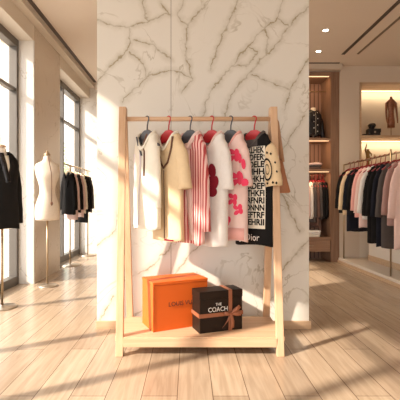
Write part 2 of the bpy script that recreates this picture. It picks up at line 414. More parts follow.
# exterior
tag(box('pavement', (-30, -12, -.25), (-2.31, 40, -.12), M['pave']), kind='structure')
def tree(x, y, h, r, seed, label):
    t = thing('tree', label, 'tree', (x, y, -.12), group=None); rnd = random.Random(seed)
    MB().tube([(0, 0, 0), (.05, 0, h*.35), (0, .05, h*.7)], [.14, .11, .06], 8).build('trunk', M['trunk'], t, True)
    c = MB()
    for i in range(900):
        a = rnd.uniform(0, 2*PI); q = rnd.random()**.4; ph = math.acos(rnd.uniform(-1, 1))
        p = Vector((r*q*math.sin(ph)*math.cos(a), r*q*math.sin(ph)*math.sin(a), h*.72+r*1.2*q*math.cos(ph)))
        u = Vector((rnd.gauss(0, 1), rnd.gauss(0, 1), rnd.gauss(0, 1))).normalized(); v = u.cross(Vector((rnd.gauss(0, 1), 1, 0))).normalized()
        s_ = rnd.uniform(.07, .15)
        c.add([p-u*s_, p+v*s_*.5, p+u*s_, p-v*s_*.5], [(0, 1, 2, 3)])
    c.build('crown', M['foliage'], t)
tree(-7.6, 15.5, 4.2, 1.3, 1, 'pale leafy tree outside the near window')
tree(-8.2, 26, 4.5, 1.6, 2, 'far pale leafy tree outside the window behind the small rack')

# ------------------------------------------------------------------ ceiling slots and lights
def slot(x, y0, y1, wd, mat, label):
    t = thing('ceiling_slot', label, 'ceiling slot', (x, y0, H))
    MB().box((-wd/2, 0, -.006), (wd/2, y1-y0, 0)).build('channel', mat, t)
    f = MB(); f.box((-wd/2-.006, 0, -.010), (-wd/2, y1-y0, 0)); f.box((wd/2, 0, -.010), (wd/2+.006, y1-y0, 0)); f.build('rim', mat, t)
slot(-1.71, .5, 7.15, .035, M['slot'], 'long dark linear ceiling slot over the left aisle')
slot(2.27, .8, 5.78, .030, M['slot'], 'wider dark ceiling slot on the right, nearer the wall slab')
slot(2.48, .8, 5.76, .016, M['slot2'], 'thinner bronze ceiling slot, rightmost of the three')
def downlight(x, y, label):
    t = thing('downlight', label, 'ceiling light', (x, y, H))
    MB().lathe([(.045, 0), (.045, -.005), (.034, -.005)], 24).build('trim_ring', M['cream_panel'], t)
    MB().lathe([(.033, -.003), (.033, -.006), (.001, -.006)], 24).build('lens', M['lamp'], t)
    l = bpy.data.lights.new('downlight_beam', 'SPOT'); l.energy = 38; l.color = (1, .80, .56); l.spot_size = R(110); l.spot_blend = .8; l.shadow_soft_size = .05
    o = bpy.data.objects.new('downlight_beam', l); COL.objects.link(o); o.parent = t; o.location = (0, 0, -.02)
downlight(1.73, 4.96, 'round recessed ceiling light, nearer of the two on the right')
downlight(1.87, 5.66, 'round recessed ceiling light, farther of the two, near the closet')

# ------------------------------------------------------------------ closet
def closet():
    t = thing('closet', 'walnut open closet with lit shelves behind the right edge of the marble wall', 'closet', (0, BY, 0))
    D = .5
    MB().box((CX0-.04, D-.03, 0), (CX1+.1, D, 3.06)).build('back_panel', M['slat'], t)
    MB().box((CX1, .0, 0), (CX1+.135, D-.03, 3.06)).build('side_panel', M['walnut'], t)
    MB().box((CX0-.04, .0, 0), (CX0, D-.03, 3.06)).build('side_panel', M['walnut'], t)
    MB().box((CX0, .0, 3.0), (CX1, D-.03, 3.06)).build('top_panel', M['walnut_x'], t)
    for z, n in ((2.0, 1), (1.50, 2), (.40, 3)):
        MB().box((CX0, .01, z-.04), (CX1, D-.03, z)).build('shelf', M['walnut_x'], t)
    for z in (3.04, 2.0, 1.50):
        MB().box((CX0+.02, .03, z-.050), (CX1-.02, .045, z-.041)).build('led_strip', M['led2'], t)
        a = area('closet_light', (CX0+.35, .06, z-.055), (R(25), 0, 0), .7, .04, 2.6, (1, .66, .36)); a.parent = t
    MB().tube([(CX0, .22, 2.80), (CX1, .22, 2.80)], .008).build('rod', M['brass'], t, True)
    MB().tube([(CX0, .22, 1.41), (CX1, .22, 1.41)], .010).build('rod', M['brass'], t, True)
    d_ = MB().box((CX0+.01, -.005, .17), (CX1-.01, D-.06, .355)).build('drawer', M['walnut_x'], t, bevel=.004)
    MB().box((CX0+.3, -.018, .26), (CX0+.5, -.006, .27)).build('drawer_handle', M['brass'], d_)
closet()

# ------------------------------------------------------------------ display niche unit
def niche():
    t = thing('display_niche', 'lit display niche with warm glowing shelves above the right clothes rail', 'display shelf', (0, BY, 0))
    D = .42
    MB().box((NX0+.002, D-.02, NZ0), (NX1-.002, D, NZ1)).build('back_panel', M['niche'], t)
    MB().box((NX0+.002, -.012, NZ0), (NX0+.028, D-.02, NZ1)).build('side_panel', M['base_oak'], t)
    MB().box((NX1-.028, -.012, NZ0), (NX1-.002, D-.02, NZ1)).build('side_panel', M['base_oak'], t)
    MB().box((NX0+.002, -.012, NZ1-.028), (NX1-.002, D-.02, NZ1)).build('top_panel', M['base_oak'], t)
    for z in (2.04, 1.52): MB().box((NX0+.028, -.01, z-.035), (NX1-.028, D-.02, z)).build('shelf', M['base_oak'], t)
    for z in (NZ1-.028, 2.005, 1.485):
        MB().box((NX0+.03, D-.036, z-.008), (NX1-.03, D-.022, z-.001)).build('led_strip', M['led'], t)
        a = area('niche_light', (3.3, D-.12, z-.03), (R(22), 0, 0), 1.0, .05, 2.8, (1, .82, .58)); a.parent = t
niche()

# ------------------------------------------------------------------ garments
SG = lambda v, p: math.copysign(abs(v)**p, v)
class Garment:
    """a top hanging in the xz plane, front towards -y, z measured down from the rail"""
    def __init__(s, hw=.20, L=.74, ht=.05, zn=-.10, scoop=.05, fold=.010, k=26, ph=0, flare=.0, nk=.074, n=48, rows=26):
        s.__dict__.update(locals())
    def dims(s, z):
        d_ = (s.zn-z)
        P = [(0, s.nk, .042), (.02, s.nk*1.45, .046), (.05, s.hw*.76, .046), (.085, s.hw*.94, .044), (.13, s.hw, s.ht*.95), (.25, s.hw*.96, s.ht), (s.L, s.hw*(1+s.flare), s.ht*1.15)]
        d_ = max(0, min(s.L, d_))
        for a, c in zip(P, P[1:]):
            if d_ <= c[0]:
                t = (d_-a[0])/(c[0]-a[0]); return a[1]+(c[1]-a[1])*t, a[2]+(c[2]-a[2])*t
        return P[-1][1:]
    def f(s, x, z):
        d_ = (s.zn-z); w_ = min(1, max(0, (d_-.08)/.35))
        return s.fold*w_*(math.sin(s.k*x+s.ph+1.3*math.sin(4*z+s.ph))+.5*math.sin(2.1*s.k*x+2*s.ph+3*z))
    def front(s, x, z):
        hw, ht = s.dims(z); q = max(-1, min(1, x/hw)); c = SG(q, 1/.8); sn = math.sqrt(max(0, 1-c*c))
        return -ht*sn**.8+s.f(x, z)
    def body(s, parent, mat, name='body'):
        zs = [0, .02, .05, .085, .13]; m_ = s.rows
        zs += [.13+(s.L-.13)*(i+1)/m_ for i in range(m_)]
        rings = []
        for i, dd in enumerate(zs):
            z = s.zn-dd; hw, ht = s.dims(z); r = []
            for j in range(s.n):
                a = 2*PI*j/s.n; x = hw*SG(math.cos(a), .8); y = ht*SG(math.sin(a), .8)
                zz = z
                if dd < .13: zz -= (s.scoop if y < 0 else 0)*math.exp(-(x/.060)**2)*(1-dd/.13)*(abs(math.sin(a))**.6)
                if i == len(zs)-1: zz += .006*math.sin(a*3+s.ph)
                r.append((x, y+s.f(x, z), zz))
            rings.append(r)
        return MB().loft(rings, cap=False).build(name, mat, parent, True, solid=.004)
    def sleeve(s, parent, mat, side, L, r0=.066, r1=.062, ang=16, flat=.62, name='sleeve', bend=0):
        x0 = side*s.hw*.80; z0 = s.zn-.115; pts = []; rs = []; n = 9
        a = R(ang)
        p = Vector((x0-side*.02, 0, z0+.035)); pts.append(p.copy()); rs.append(r0*.55)
        dirn = Vector((side*math.sin(a*2.4), 0, -math.cos(a*2.4)))
        for i in range(1, n+1):
            q = i/n; aa = a*(2.6-1.9*min(1, q*1.6)) ; dirn = Vector((side*math.sin(aa), -bend*q, -math.cos(aa))).normalized()
            p = p+dirn*(L/n); pts.append(p.copy()); rs.append((r0+(r1-r0)*q)*(.86 if i == 1 else 1)*(1+.05*math.sin(i*2+s.ph)))
        o = MB().tube(pts, rs, 16, flat, cap=False).build(name, mat, parent, True, solid=.003)
        return o, pts, rs
    def strip(s, pts, wd, off=.004):
        """ribbon following the front along points (x,z)"""
        P = []
        for a, c in zip(pts, pts[1:]):
            k_ = max(1, int(math.dist(a, c)/.02))
            for i in range(k_): t = i/k_; P.append((a[0]+(c[0]-a[0])*t, a[1]+(c[1]-a[1])*t))
        P.append(pts[-1]); v = []; f = []
        for i, (x, z) in enumerate(P):
            a, c = P[max(0, i-1)], P[min(len(P)-1, i+1)]; dx, dz = c[0]-a[0], c[1]-a[1]; l = math.hypot(dx, dz) or 1
            nx, nz = -dz/l*wd/2, dx/l*wd/2
            for sg in (1, -1):
                xx, zz = x+sg*nx, z+sg*nz
                for o_ in (off, .0005): v.append((xx, s.front(xx, zz)-o_, zz))
        for i in range(len(P)-1):
            a = 4*i; b_ = a+4
            f += [(a, b_, b_+2, a+2), (a, a+1, b_+1, b_), (a+2, b_+2, b_+3, a+3)]
        return MB().add(v, f)
    def decal(s, v2, f, off=.003):
        return [(x, s.front(x, z)-off, z) for x, z in v2], f
    def blob(s, mb, cx, cz, rx, rz, rot=0, n=14, off=.0035):
        v = [(cx, cz)]
        for q in (.5, 1):
            for i in range(n):
                a = 2*PI*i/n; x, z = rx*q*math.cos(a), rz*q*math.sin(a)
                v.append((cx+x*math.cos(rot)-z*math.sin(rot), cz+x*math.sin(rot)+z*math.cos(rot)))
        f = [(0, 1+i, 1+(i+1) % n) for i in range(n)]+[(1+i, 1+n+i, 1+n+(i+1) % n, 1+(i+1) % n) for i in range(n)]
        mb.add(*s.decal(v, f, off))
    def neckband(s, parent, mat, name='collar', h=.022, w_=.008):
        rings = []
        for q in range(48):
            a = 2*PI*q/48; x = s.nk*1.02*SG(math.cos(a), .8); y = .044*SG(math.sin(a), .8)
            z = s.zn-(s.scoop if y < 0 else 0)*math.exp(-(x/.060)**2)*abs(math.sin(a))**.6
            ox, oy = x/s.nk, y/.044
            rings.append([(x, y, z+.012), (x+ox*w_, y+oy*w_, z+.006), (x+ox*w_*1.5, y+oy*w_*1.2, z-h), (x+ox*w_*.3, y+oy*.002, z-h*.8)])
        rings.append(rings[0])
        return MB().loft(rings, cap=False).build(name, mat, parent, True)

def hanger(x, y, z, rz, mat, label, group, parent_cat='clothes hanger', s=1.0, rr=.016):
    t = thing('clothes_hanger', label, 'clothes hanger', (x, y, z), rz, group)
    pts = []
    R0 = rr+.004
    for i in range(9):
        a = R(200-i*26); pts.append((0+R0*math.cos(a), 0, R0*math.sin(a)))
    pts += [(R0*.6, 0, -R0*.9), (.004, 0, -.045), (.0, 0, -.095)]
    MB().tube(pts, .0048, 8).build('hook', mat, t, True)
    P = [(-.165*s, -.192), (-.12*s, -.158), (-.062, -.102), (-.022, -.078), (.022, -.078), (.062, -.102), (.12*s, -.158), (.165*s, -.192), (.158*s, -.202), (.11*s, -.176), (.062, -.160), (0, -.165), (-.062, -.160), (-.11*s, -.176), (-.158*s, -.202)]
    MB().prism(P, -.010, .010).build('shoulder_bar', mat, t, bevel=.003)
    return t

RZ, RY = 1.565, 2.735        # rail of the oak rack
PHI = -R(45)
XS = [(px-189)*RY/392 for px in (147, 168.5, 190, 211.5, 230.5, 254)]
def top(i, name, label):
    return thing(name, label, 'shirt' if name != 't_shirt' else 't-shirt', (XS[i], RY, RZ), PHI)

# ------------------------------------------------------------------ the oak clothes rack
def rack():
    t = thing('clothes_rack', 'light oak A-frame clothes rack standing before the marble wall', 'clothes rack')
    for sx, xb, xt in ((-1, -.445, -.46), (1, .585, .586)):
        for yb, y_t, nm in ((2.515, 2.722, 'f'), (2.985, 2.752, 'b')):
            hx, hy = .024, .0175
            v = []
            for (cx, cy, z) in ((xb, yb, 0), (xt, y_t, 1.645)):
                v += [(cx-hx, cy-hy, z), (cx+hx, cy-hy, z), (cx+hx, cy+hy, z), (cx-hx, cy+hy, z)]
            MB().add(v, [(0, 3, 2, 1), (4, 5, 6, 7), (0, 1, 5, 4), (1, 2, 6, 5), (2, 3, 7, 6), (3, 0, 4, 7)]).build('leg', M['oak'], t, bevel=.003)
    MB().tube([(-.46, RY, RZ), (.586, RY, RZ)], .016, 16).build('rail', M['oak_x'], t, True)
    sh = MB().box((-.475, 2.515, .095), (.615, 2.96, .12)).build('shelf', M['oak_x'], t, bevel=.002)
    MB().box((-.422, 2.505, .058), (.562, 2.528, .113)).build('shelf_rail', M['oak_x'], t, bevel=.002)
    MB().box((-.422, 2.942, .058), (.562, 2.962, .094)).build('shelf_rail', M['oak_x'], t, bevel=.002)
rack()

# shirts on the rack --------------------------------------------------------
G = 'clothes on the oak rack'
# 1 white / lavender blouse
g = Garment(hw=.130, L=.665, ht=.040, scoop=.105, fold=.010, ph=1, k=30)
t = top(0, 'shirt', 'white and lavender long blouse with dark collar trim, leftmost on the oak rack')
g.body(t, M['ivory'])
for s_, m_ in ((1, 'ivory'), (-1, 'lav')): g.sleeve(t, M[m_], s_, .44, .040, .034, 3)
g.strip([(-.065, -.24), (-.070, -.5), (-.068, -.74)], .10, .005).build('front_panel', M['lav'], t, True)
c = g.neckband(t, M['ivory']); g.strip([(-.062, -.125), (-.03, -.20), (-.01, -.26)], .012, .008).build('trim', M['gplast'], t, True)
g.strip([(.055, -.115), (.02, -.19), (.012, -.40)], .008, .008).build('trim', M['cordbrown'], t, True)
# 2 cream camp shirt with brown cord
g = Garment(hw=.150, L=.745, ht=.042, scoop=.105, fold=.009, ph=2.2, k=22)
t = top(1, 'shirt', 'cream short sleeved shirt with dark brown cord around its open neck')
g.body(t, M['cream'])
for s_ in (1, -1):
    sl, pts, rs = g.sleeve(t, M['cream'], s_, .32, .050, .058, 10)
g.neckband(t, M['ivory'])
g.strip([(-.075, -.118), (-.06, -.22), (-.03, -.31), (0, -.345), (.045, -.31), (.078, -.20), (.085, -.135)], .009, .009).build('neck_cord', M['cordbrown'], t, True)
g.strip([(0.0, -.36), (-.005, -.6), (0, -.83)], .007, .004).build('placket', M['cordbrown'], t, True)
g.strip([(-.10, -.19), (-.075, -.21), (-.05, -.19)], .03, .006).build('collar_tip', M['ivory'], t, True)
g.strip([(0.0, -.838), (.10, -.838)], .010, .005).build('hem_trim', M['maroon'], t, True)
# 3 striped shirt
g = Garment(hw=.150, L=.765, ht=.040, scoop=.10, fold=.012, ph=.4, k=28, flare=-.08)
t = top(2, 'shirt', 'red and white vertically striped long sleeved shirt on a grey hanger')
g.body(t, M['stripe'])
for s_ in (1, -1): g.sleeve(t, M['stripe'], s_, .60, .045, .040, 4)
g.neckband(t, M['palepink'], h=.04, w_=.012)
g.strip([(-.055, -.19), (0, -.20), (.055, -.19)], .045, .006).build('yoke', M['palepink'], t, True)
g.strip([(.02, -.22), (.03, -.5), (.05, -.84)], .03, .006).build('placket', M['palepink'], t, True)
# 4 white tee with maroon flower
g = Garment(hw=.145, L=.78, ht=.040, scoop=.10, fold=.008, ph=3, k=24)
t = top(3, 't_shirt', 'plain white t-shirt printed with dark maroon petal shapes')
g.body(t, M['white'])
for s_ in (1, -1): g.sleeve(t, M['white'], s_, .32, .046, .052, 7)
g.neckband(t, M['palepink'], h=.012)
mb = MB()
for (x_, z_, rx, rz, ro) in ((.045, -.365, .030, .050, .2), (.06, -.45, .035, .052, -.3), (.04, -.44, .032, .04, .6), (.05, -.51, .036, .035, 0)): g.blob(mb, x_, z_, rx, rz, ro)
mb.build('printed_motif', M['maroon'], t)
# 5 pink flowered tee
g = Garment(hw=.140, L=.745, ht=.038, scoop=.10, fold=.008, ph=4.4, k=24)
t = top(4, 't_shirt', 'pale pink t-shirt with hot pink flower prints and a pink hem')
g.body(t, M['palepink'])
mb = MB()
for s_ in (1, -1):
    sl, pts, rs = g.sleeve(t, M['palepink'], s_, .30, .044, .052, 7)
g.neckband(t, M['pink'], h=.012)
rnd = random.Random(3)
for (x_, z_, q) in ((.06, -.26, .05), (.08, -.42, .055), (-.03, -.34, .05), (.05, -.56, .045), (-.06, -.5, .05), (.09, -.63, .04), (0, -.7, .04), (-.11, -.26, .04)):
    mb = MB()
    for k_ in range(4): g.blob(mb, x_+q*.5*math.cos(k_*1.7+x_*9), z_+q*.6*math.sin(k_*1.7+x_*9), q*.36, q*.55, k_*1.1)
    mb.build('flower_print', M['hotpink'], t)
g.strip([(-.13, -.795), (0, -.795), (.13, -.795)], .08, .003).build('hem_band', M['pink'], t, True)
# flowers on the near sleeve
def on_sleeve(pts, rs, u, v, flat, off=.003):
    """u 0..1 along the sleeve, v angle on its front"""
    q = u*(len(pts)-1); i = min(int(q), len(pts)-2); fr = q-i
    p = pts[i].lerp(pts[i+1], fr); r = rs[i]+(rs[i+1]-rs[i])*fr; tt = (pts[i+1]-pts[i]).normalized()
    sd_ = tt.cross(Vector((0, 1, 0))).normalized()
    if sd_.x < 0: sd_ = -sd_
    a = v
    return p+sd_*(r+off)*math.sin(a)+Vector((0, -1, 0))*(r*flat+off)*math.cos(a)
# (near sleeve is side +1)
g5 = g; sl, pts, rs = None, None, None
def sleeve_path(g, side, L, r0, r1, ang):
    a = R(ang); p = Vector((side*g.hw*.80-side*.02, 0, g.zn-.115+.035)); P = [p.copy()]; Q = [r0*.55]
    for i in range(1, 10):
        q = i/9; aa = a*(2.6-1.9*min(1, q*1.6)); p = p+Vector((side*math.sin(aa), 0, -math.cos(aa)))*(L/9); P.append(p.copy())
        Q.append((r0+(r1-r0)*q)*(.86 if i == 1 else 1)*(1+.05*math.sin(i*2+g.ph)))
    return P, Q
def sleeve_blob(mb, P, Q, u0, v0, ru, rv, n=12, flat=.62, ring=0):
    v = [on_sleeve(P, Q, u0, v0, flat, .006)]
    rr = [(.5, 1)] if False else (.5, 1)
    for q in rr:
        for i in range(n):
            a = 2*PI*i/n; v.append(on_sleeve(P, Q, max(.05, min(.99, u0+ru*q*math.cos(a))), v0+rv*q*math.sin(a), flat, .006))
    f = [] if ring else [(0, 1+i, 1+(i+1) % n) for i in range(n)]
    f += [(1+i, 1+n+i, 1+n+(i+1) % n, 1+(i+1) % n) for i in range(n)]
    mb.add(v, f)
P, Q = sleeve_path(g5, 1, .30, .044, .052, 7)
mb = MB()
for u0, v0, ru, rv in ((.35, -.2, .12, .35), (.5, .3, .12, .3), (.8, -.3, .14, .45), (.92, .3, .1, .5)): sleeve_blob(mb, P, Q, u0, v0, ru, rv)
mb.build('sleeve_print', M['hotpink'], t)
# 6 monogram tee, black with cream letters
g = Garment(hw=.155, L=.775, ht=.044, scoop=.095, fold=.006, ph=5.2, k=20)
t = top(5, 't_shirt', 'black t-shirt with cream letter pattern front and white lettering on its hem')
g.body(t, M['black'])
g.neckband(t, M['grey'], h=.014)
for s_ in (1, -1): g.sleeve(t, M['black'] if s_ < 0 else M['cream'], s_, .30, .054, .066, 9, name='sleeve')
# cream panel on the front with black letters
def patch(g, x0, x1, z0, z1, off, nx=14, nz=26):
    v = [(x0+(x1-x0)*i/nx, z0+(z1-z0)*j/nz) for j in range(nz+1) for i in range(nx+1)]
    f = [(j*(nx+1)+i, j*(nx+1)+i+1, (j+1)*(nx+1)+i+1, (j+1)*(nx+1)+i) for j in range(nz) for i in range(nx)]
    return MB().add(*g.decal(v, f, off))
pn = patch(g, -.140, .115, -.76, -.20, .003).build('letter_panel', M['ivory'], t, True)
pn2 = patch(g, -.09, .06, -.20, -.15, .0035, 8, 4).build('letter_panel', M['grey'], t, True)
rnd = random.Random(11); mb = MB()
for r_ in range(11):
    v, f = text_mesh(''.join(rnd.choice('IREHFTNDKLE') for _ in range(9)), .062, 0, .0022)
    xs = [p[0] for p in v]; x0, x1 = min(xs), max(xs)
    v2 = [(-.135+(p[0]-x0)/(x1-x0)*.245, -.227-r_*.049+p[1]*.92) for p in v]
    mb.add(*g.decal(v2, f, .0055))
mb.build('letter_print', M['black'], pn)
v, f = text_mesh('JaDior', .075)
MB().add(*g.decal([(p[0]*.8-.0, -.822+p[1]*.9) for p in v], f, .005)).build('hem_lettering', M['print_white'], t)
P, Q = sleeve_path(g, 1, .30, .054, .066, 9); mb = MB()
for (u0, v0, a_, b_) in ((.62, -.15, .26, .55), (.62, -.15, .12, .25)):
    n = 22; v = []
    for q in (.82, 1.0):
        for i in range(n): a = 2*PI*i/n; v.append(on_sleeve(P, Q, u0+a_*q*math.cos(a), v0+b_*q*math.sin(a), .62, .006))
    mb.add(v, [(i, n+i, n+(i+1) % n, (i+1) % n) for i in range(n)])
for u0, v0 in ((.25, .1), (.28, -.4), (.3, .5), (.93, .35), (.93, -.25), (.5, .8), (.95, .7), (.7, .9), (.95, -.7)): sleeve_blob(mb, P, Q, u0, v0, .035, .13, 4)
mb.build('sleeve_print', M['black'], t)

for i, (mm, txt) in enumerate([('gplast', 'grey hanger holding the white and lavender blouse'), ('red', 'red hanger holding the cream shirt with brown cord'),
        ('gplast', 'grey hanger holding the red striped shirt'), ('red', 'red hanger holding the white t-shirt with maroon print'),
        ('gplast', 'grey hanger holding the pink flowered t-shirt'), ('red', 'red hanger holding the black letter patterned t-shirt')]):
    hanger(XS[i], RY, RZ, PHI, M[mm], txt, 'hangers on the oak rack', s=.8)

# brown tote hanging on the right post
def tote():
    t = thing('tote_bag', 'brown leather tote bag hanging behind the right post of the oak rack', 'bag', (.615, 2.80, 1.05))
    # body: tapered, with thickness
    def ring(z, hw, ht, cx): return [(cx+hw*SG(math.cos(a), .35), ht*SG(math.sin(a), .35), z) for a in [2*PI*i/24 for i in range(24)]]
    MB().loft([ring(0, .085, .035, .012), (ring(.01, .092, .04, .012)), ring(.12, .075, .035, .0), ring(.24, .058, .02, -.008)], True).build('bag_body', M['tan'], t, True)
    MB().tube([(-.06, 0, .22), (-.03, 0, .42), (-.012, -.0, .525), (-.006, -.06, .5255), (.0, 0, .5256), (.012, 0, .50), (.032, 0, .36), (.05, 0, .22)], .009, 8, 2).build('strap', M['strap'], t, True)
tote()

# ------------------------------------------------------------------ boxes on the rack's shelf
def orange_box():
    t = thing('gift_box', 'large orange cardboard box with dark lettering on the rack shelf', 'box', (-.239, 2.60, .12), R(25))
    L_, S_, Hh = .411, .235, .329
    MB().box((.002, .002, 0), (L_-.002, S_-.002, Hh-.02)).build('box_body', M['orange'], t, bevel=.002)
    MB().box((0, 0, Hh-.019), (L_, S_, Hh)).build('lid', M['orange'], t, bevel=.002)
    MB().box((.001, .0, .002), (.006, .0025, Hh-.022)).build('corner_fold', M['dorange'], t)
    v, f = text_mesh('LOUIS VUITTON', .041, .0008)
    MB().add([(p[0]+.262, -.0005-p[2], p[1]*1.05+.172) for p in v], f).build('lettering', M['print_dark'], t)
orange_box()
def black_box():
    t = thing('gift_box', 'smaller black gift box tied with a brown ribbon bow', 'box', (.0695, 2.57, .12), R(20))
    L_, S_, Hh = .316, .145, .273
    MB().box((.002, .002, 0), (L_-.002, S_-.002, Hh-.05)).build('box_body', M['blackcard'], t, bevel=.002)
    MB().box((0, 0, Hh-.049), (L_, S_, Hh)).build('lid', M['blackcard'], t, bevel=.002)
    rx, rz = .222, .115; w_ = .013
    r = MB(); r.box((-.002, -.003, rz-w_), (L_+.002, 0, rz+w_)); r.box((-.003, -.003, rz-w_), (0, S_+.003, rz+w_)); r.box((L_, 0, rz-w_), (L_+.003, S_+.003, rz+w_))
    r.box((rx-w_, -.004, 0), (rx+w_, -.0005, Hh+.002)); r.box((rx-w_, -.004, Hh), (rx+w_, S_+.003, Hh+.003))
    rb = r.build('ribbon', M['ribbon'], t)
    bw = MB()
    def band(pts, wd):
        v = []; 
        for (x_, y_, z_, nx, nz) in pts: v += [(x_+nx*wd, y_, z_+nz*wd), (x_-nx*wd, y_, z_-nz*wd), (x_-nx*wd, y_-.003, z_-nz*wd), (x_+nx*wd, y_-.003, z_+nz*wd)]
        f = []
        for i in range(len(pts)-1):
            for j in range(4): f.append((4*i+j, 4*i+(j+1) % 4, 4*i+4+(j+1) % 4, 4*i+4+j))
        bw.add(v, f)
    # tails
    band([(rx, -.010, rz, .9, .4), (rx-.022, -.012, rz-.04, .85, .5), (rx-.055, -.006, rz-.085, .7, .7)], .011)
    band([(rx, -.010, rz, 1, 0), (rx+.012, -.014, rz-.05, 1, .1), (rx+.014, -.006, rz-.098, 1, .1)], .011)
    # loops
    for dx, dz in ((.062, .048), (.07, -.004), (-.05, .012)):
        nx, nz = -dz/math.hypot(dx, dz), dx/math.hypot(dx, dz)
        band([(rx, -.010, rz, nx*.5, nz*.5), (rx+dx*.5, -.026, rz+dz*.5, nx, nz), (rx+dx, -.022, rz+dz, nx, nz), (rx+dx*1.02, -.014, rz+dz, nx, nz), (rx+dx*.5, -.008, rz+dz*.5, nx, nz), (rx, -.006, rz, nx*.5, nz*.5)], .011)
    bw.add(*(lambda: ([(rx+.012*math.cos(a)*math.cos(b_), -.012+.009*math.sin(b_), rz+.012*math.sin(a)*math.cos(b_)) for b_ in (-1.2, -.5, .5, 1.2) for a in [2*PI*k/10 for k in range(10)]],
             [(i*10+j, i*10+(j+1) % 10, i*10+10+(j+1) % 10, i*10+10+j) for i in range(3) for j in range(10)]+[tuple(range(10)), tuple(range(30, 40))]))())
    bw.build('bow', M['ribbon'], rb, True)
    v, f = text_mesh('COACH', .040, .0008)
    MB().add([(p[0]*1.0+.132, -.0015-p[2], p[1]*1.1+.150) for p in v], f).build('lettering', M['print_white'], t)
    v, f = text_mesh('THE', .022, .0008)
    MB().add([(p[0]*1.1+.136, -.0015-p[2], p[1]*1.2+.184) for p in v], f).build('lettering', M['print_white'], t)
black_box()

# ------------------------------------------------------------------ dress forms
def form_body(parent, mat, s=1.0, zb=.78):
    # (z, hw, ht, cx, cy)  torso rings
    prof = [(0, .128, .105, 0, 0), (.02, .135, .112, 0, 0), (.12, .140, .115, 0, 0), (.20, .128, .108, 0, -.005), (.30, .088, .078, 0, -.005), (.36, .080, .072, 0, -.005),
            (.44, .098, .088, 0, -.012), (.51, .128, .112, 0, -.022), (.56, .136, .100, 0, -.012), (.62, .145, .078, 0, 0), (.655, .128, .065, 0, .006), (.675, .085, .055, 0, .008), (.69, .050, .047, 0, .008), (.72, .041, .042, 0, .004), (.76, .039, .040, 0, .0)]
    rings = []
    for z, hw, ht, cx, cy in prof:
        rings.append([(cx+hw*s*SG(math.cos(a), .9), cy*s+ht*s*SG(math.sin(a), .9), zb+z) for a in [2*PI*i/32 for i in range(32)]])
    return MB().loft(rings).build('torso', mat, parent, True, sub=1)
def stand(parent, zb, r=.13, mp='brass', mb_='steel'):
    MB().lathe([(.001, 0), (r, 0), (r, .008), (r*.95, .014), (.02, .02), (.014, .03), (.001, .03)], 32).build('base', M[mb_], parent, True)
    MB().tube([(0, 0, .018), (0, 0, zb+.02)], .011, 12).build('pole', M[mp], parent, True)
# white dress form with cord
t = thing('dress_form', 'bare cream dress form on a round steel base beside the marble pillar', 'dress form', (-1.645, 4.55, 0), R(38))
stand(t, .78, .115); form_body(t, M['form'], 1.0, .76)
MB().lathe([(.001, 1.52), (.040, 1.52), (.040, 1.53), (.018, 1.545), (.012, 1.57), (.001, 1.575)], 20).build('neck_cap', M['brass'], t, True)
MB().tube([(0, -.035, 1.50), (0, -.085, 1.405), (0, -.144, 1.30), (0, -.150, 1.2), (0, -.152, .98)], .0045, 6).build('cord', M['cordbrown'], t, True)
MB().lathe([(.001, 0), (.010, .008), (.014, .025), (.006, .045), (.001, .05)], 12).build('cord_pendant', M['cordbrown'], t, True, loc=(0, -.152, .935))

# suit on form at far left
def jacket(parent, g, mat, shirt=None, sl=.60, r0=.066, r1=.052, ang=9):
    g.body(parent, mat)
    for s_ in (1, -1): g.sleeve(parent, mat, s_, sl, r0, r1, ang)
t = thing('dress_form', 'dress form on a round steel base wearing the black blazer, far left', 'dress form', (-1.735, 3.64, 0), R(52))
stand(t, .72, .13); form_body(t, M['form'], .86, .73)
MB().lathe([(.001, 1.49), (.035, 1.49), (.035, 1.50), (.02, 1.51), (.001, 1.515)], 20).build('neck_cap', M['oak'], t, True)
t = thing('blazer', 'black single button blazer worn by the dress form at the far left', 'jacket', (-1.735, 3.64, 0), R(52))
g = Garment(hw=.150, L=.72, ht=.105, zn=1.455, scoop=.04, fold=.006, k=14, nk=.062)
_d = g.dims
g.dims = lambda z: (lambda a, b_, dd=(1.455-z): (a*(1-.12*math.exp(-((dd-.38)/.14)**2)), (b_ if dd > .13 else .055+(.105*.95-.055)*max(0, dd)/.13)))(*_d(z))
g.body(t, M['black'])
for s_ in (1, -1): g.sleeve(t, M['black'], s_, .60, .048, .040, 5, flat=.9)
g.strip([(-.045, 1.43), (-.03, 1.30), (.0, 1.16)], .045, .010).build('lapel', M['shine'], t, True)
g.strip([(.045, 1.43), (.04, 1.30), (.006, 1.16)], .045, .010).build('lapel', M['black'], t, True)
g.strip([(0, 1.41), (0, 1.30), (0, 1.20)], .045, .006).build('shirt_front', M['ivory'], t, True)
mb = MB(); g.blob(mb, .01, 1.13, .01, .01, 0, 10, .012); mb.build('button', M['shine'], t)

# ------------------------------------------------------------------ simple garment for rails
def rail_garment(name, cat, label, group, loc, rz, mat, L, hw=.17, sl=.5, mats=None, ph=0, extra=None, ht=.035, ang=7, rows=14):
    t = thing(name, label, cat, loc, rz, group)
    g = Garment(hw=hw, L=L, ht=ht, zn=-.115, scoop=.07, fold=.007, k=24, ph=ph, n=28, rows=rows)
    g.body(t, M[mat])
    if sl:
        for s_ in (1, -1): g.sleeve(t, M[(mats or mat)], s_, sl, .05, .042, ang)
    g.strip([(-.05, -.11), (-.02, -.2), (0, -.33)], .035, .006).build('lapel', M[extra or mat], t, True)
    g.strip([(.05, -.11), (.02, -.2), (0, -.33)], .035, .006).build('lapel', M[extra or mat], t, True)
    return t
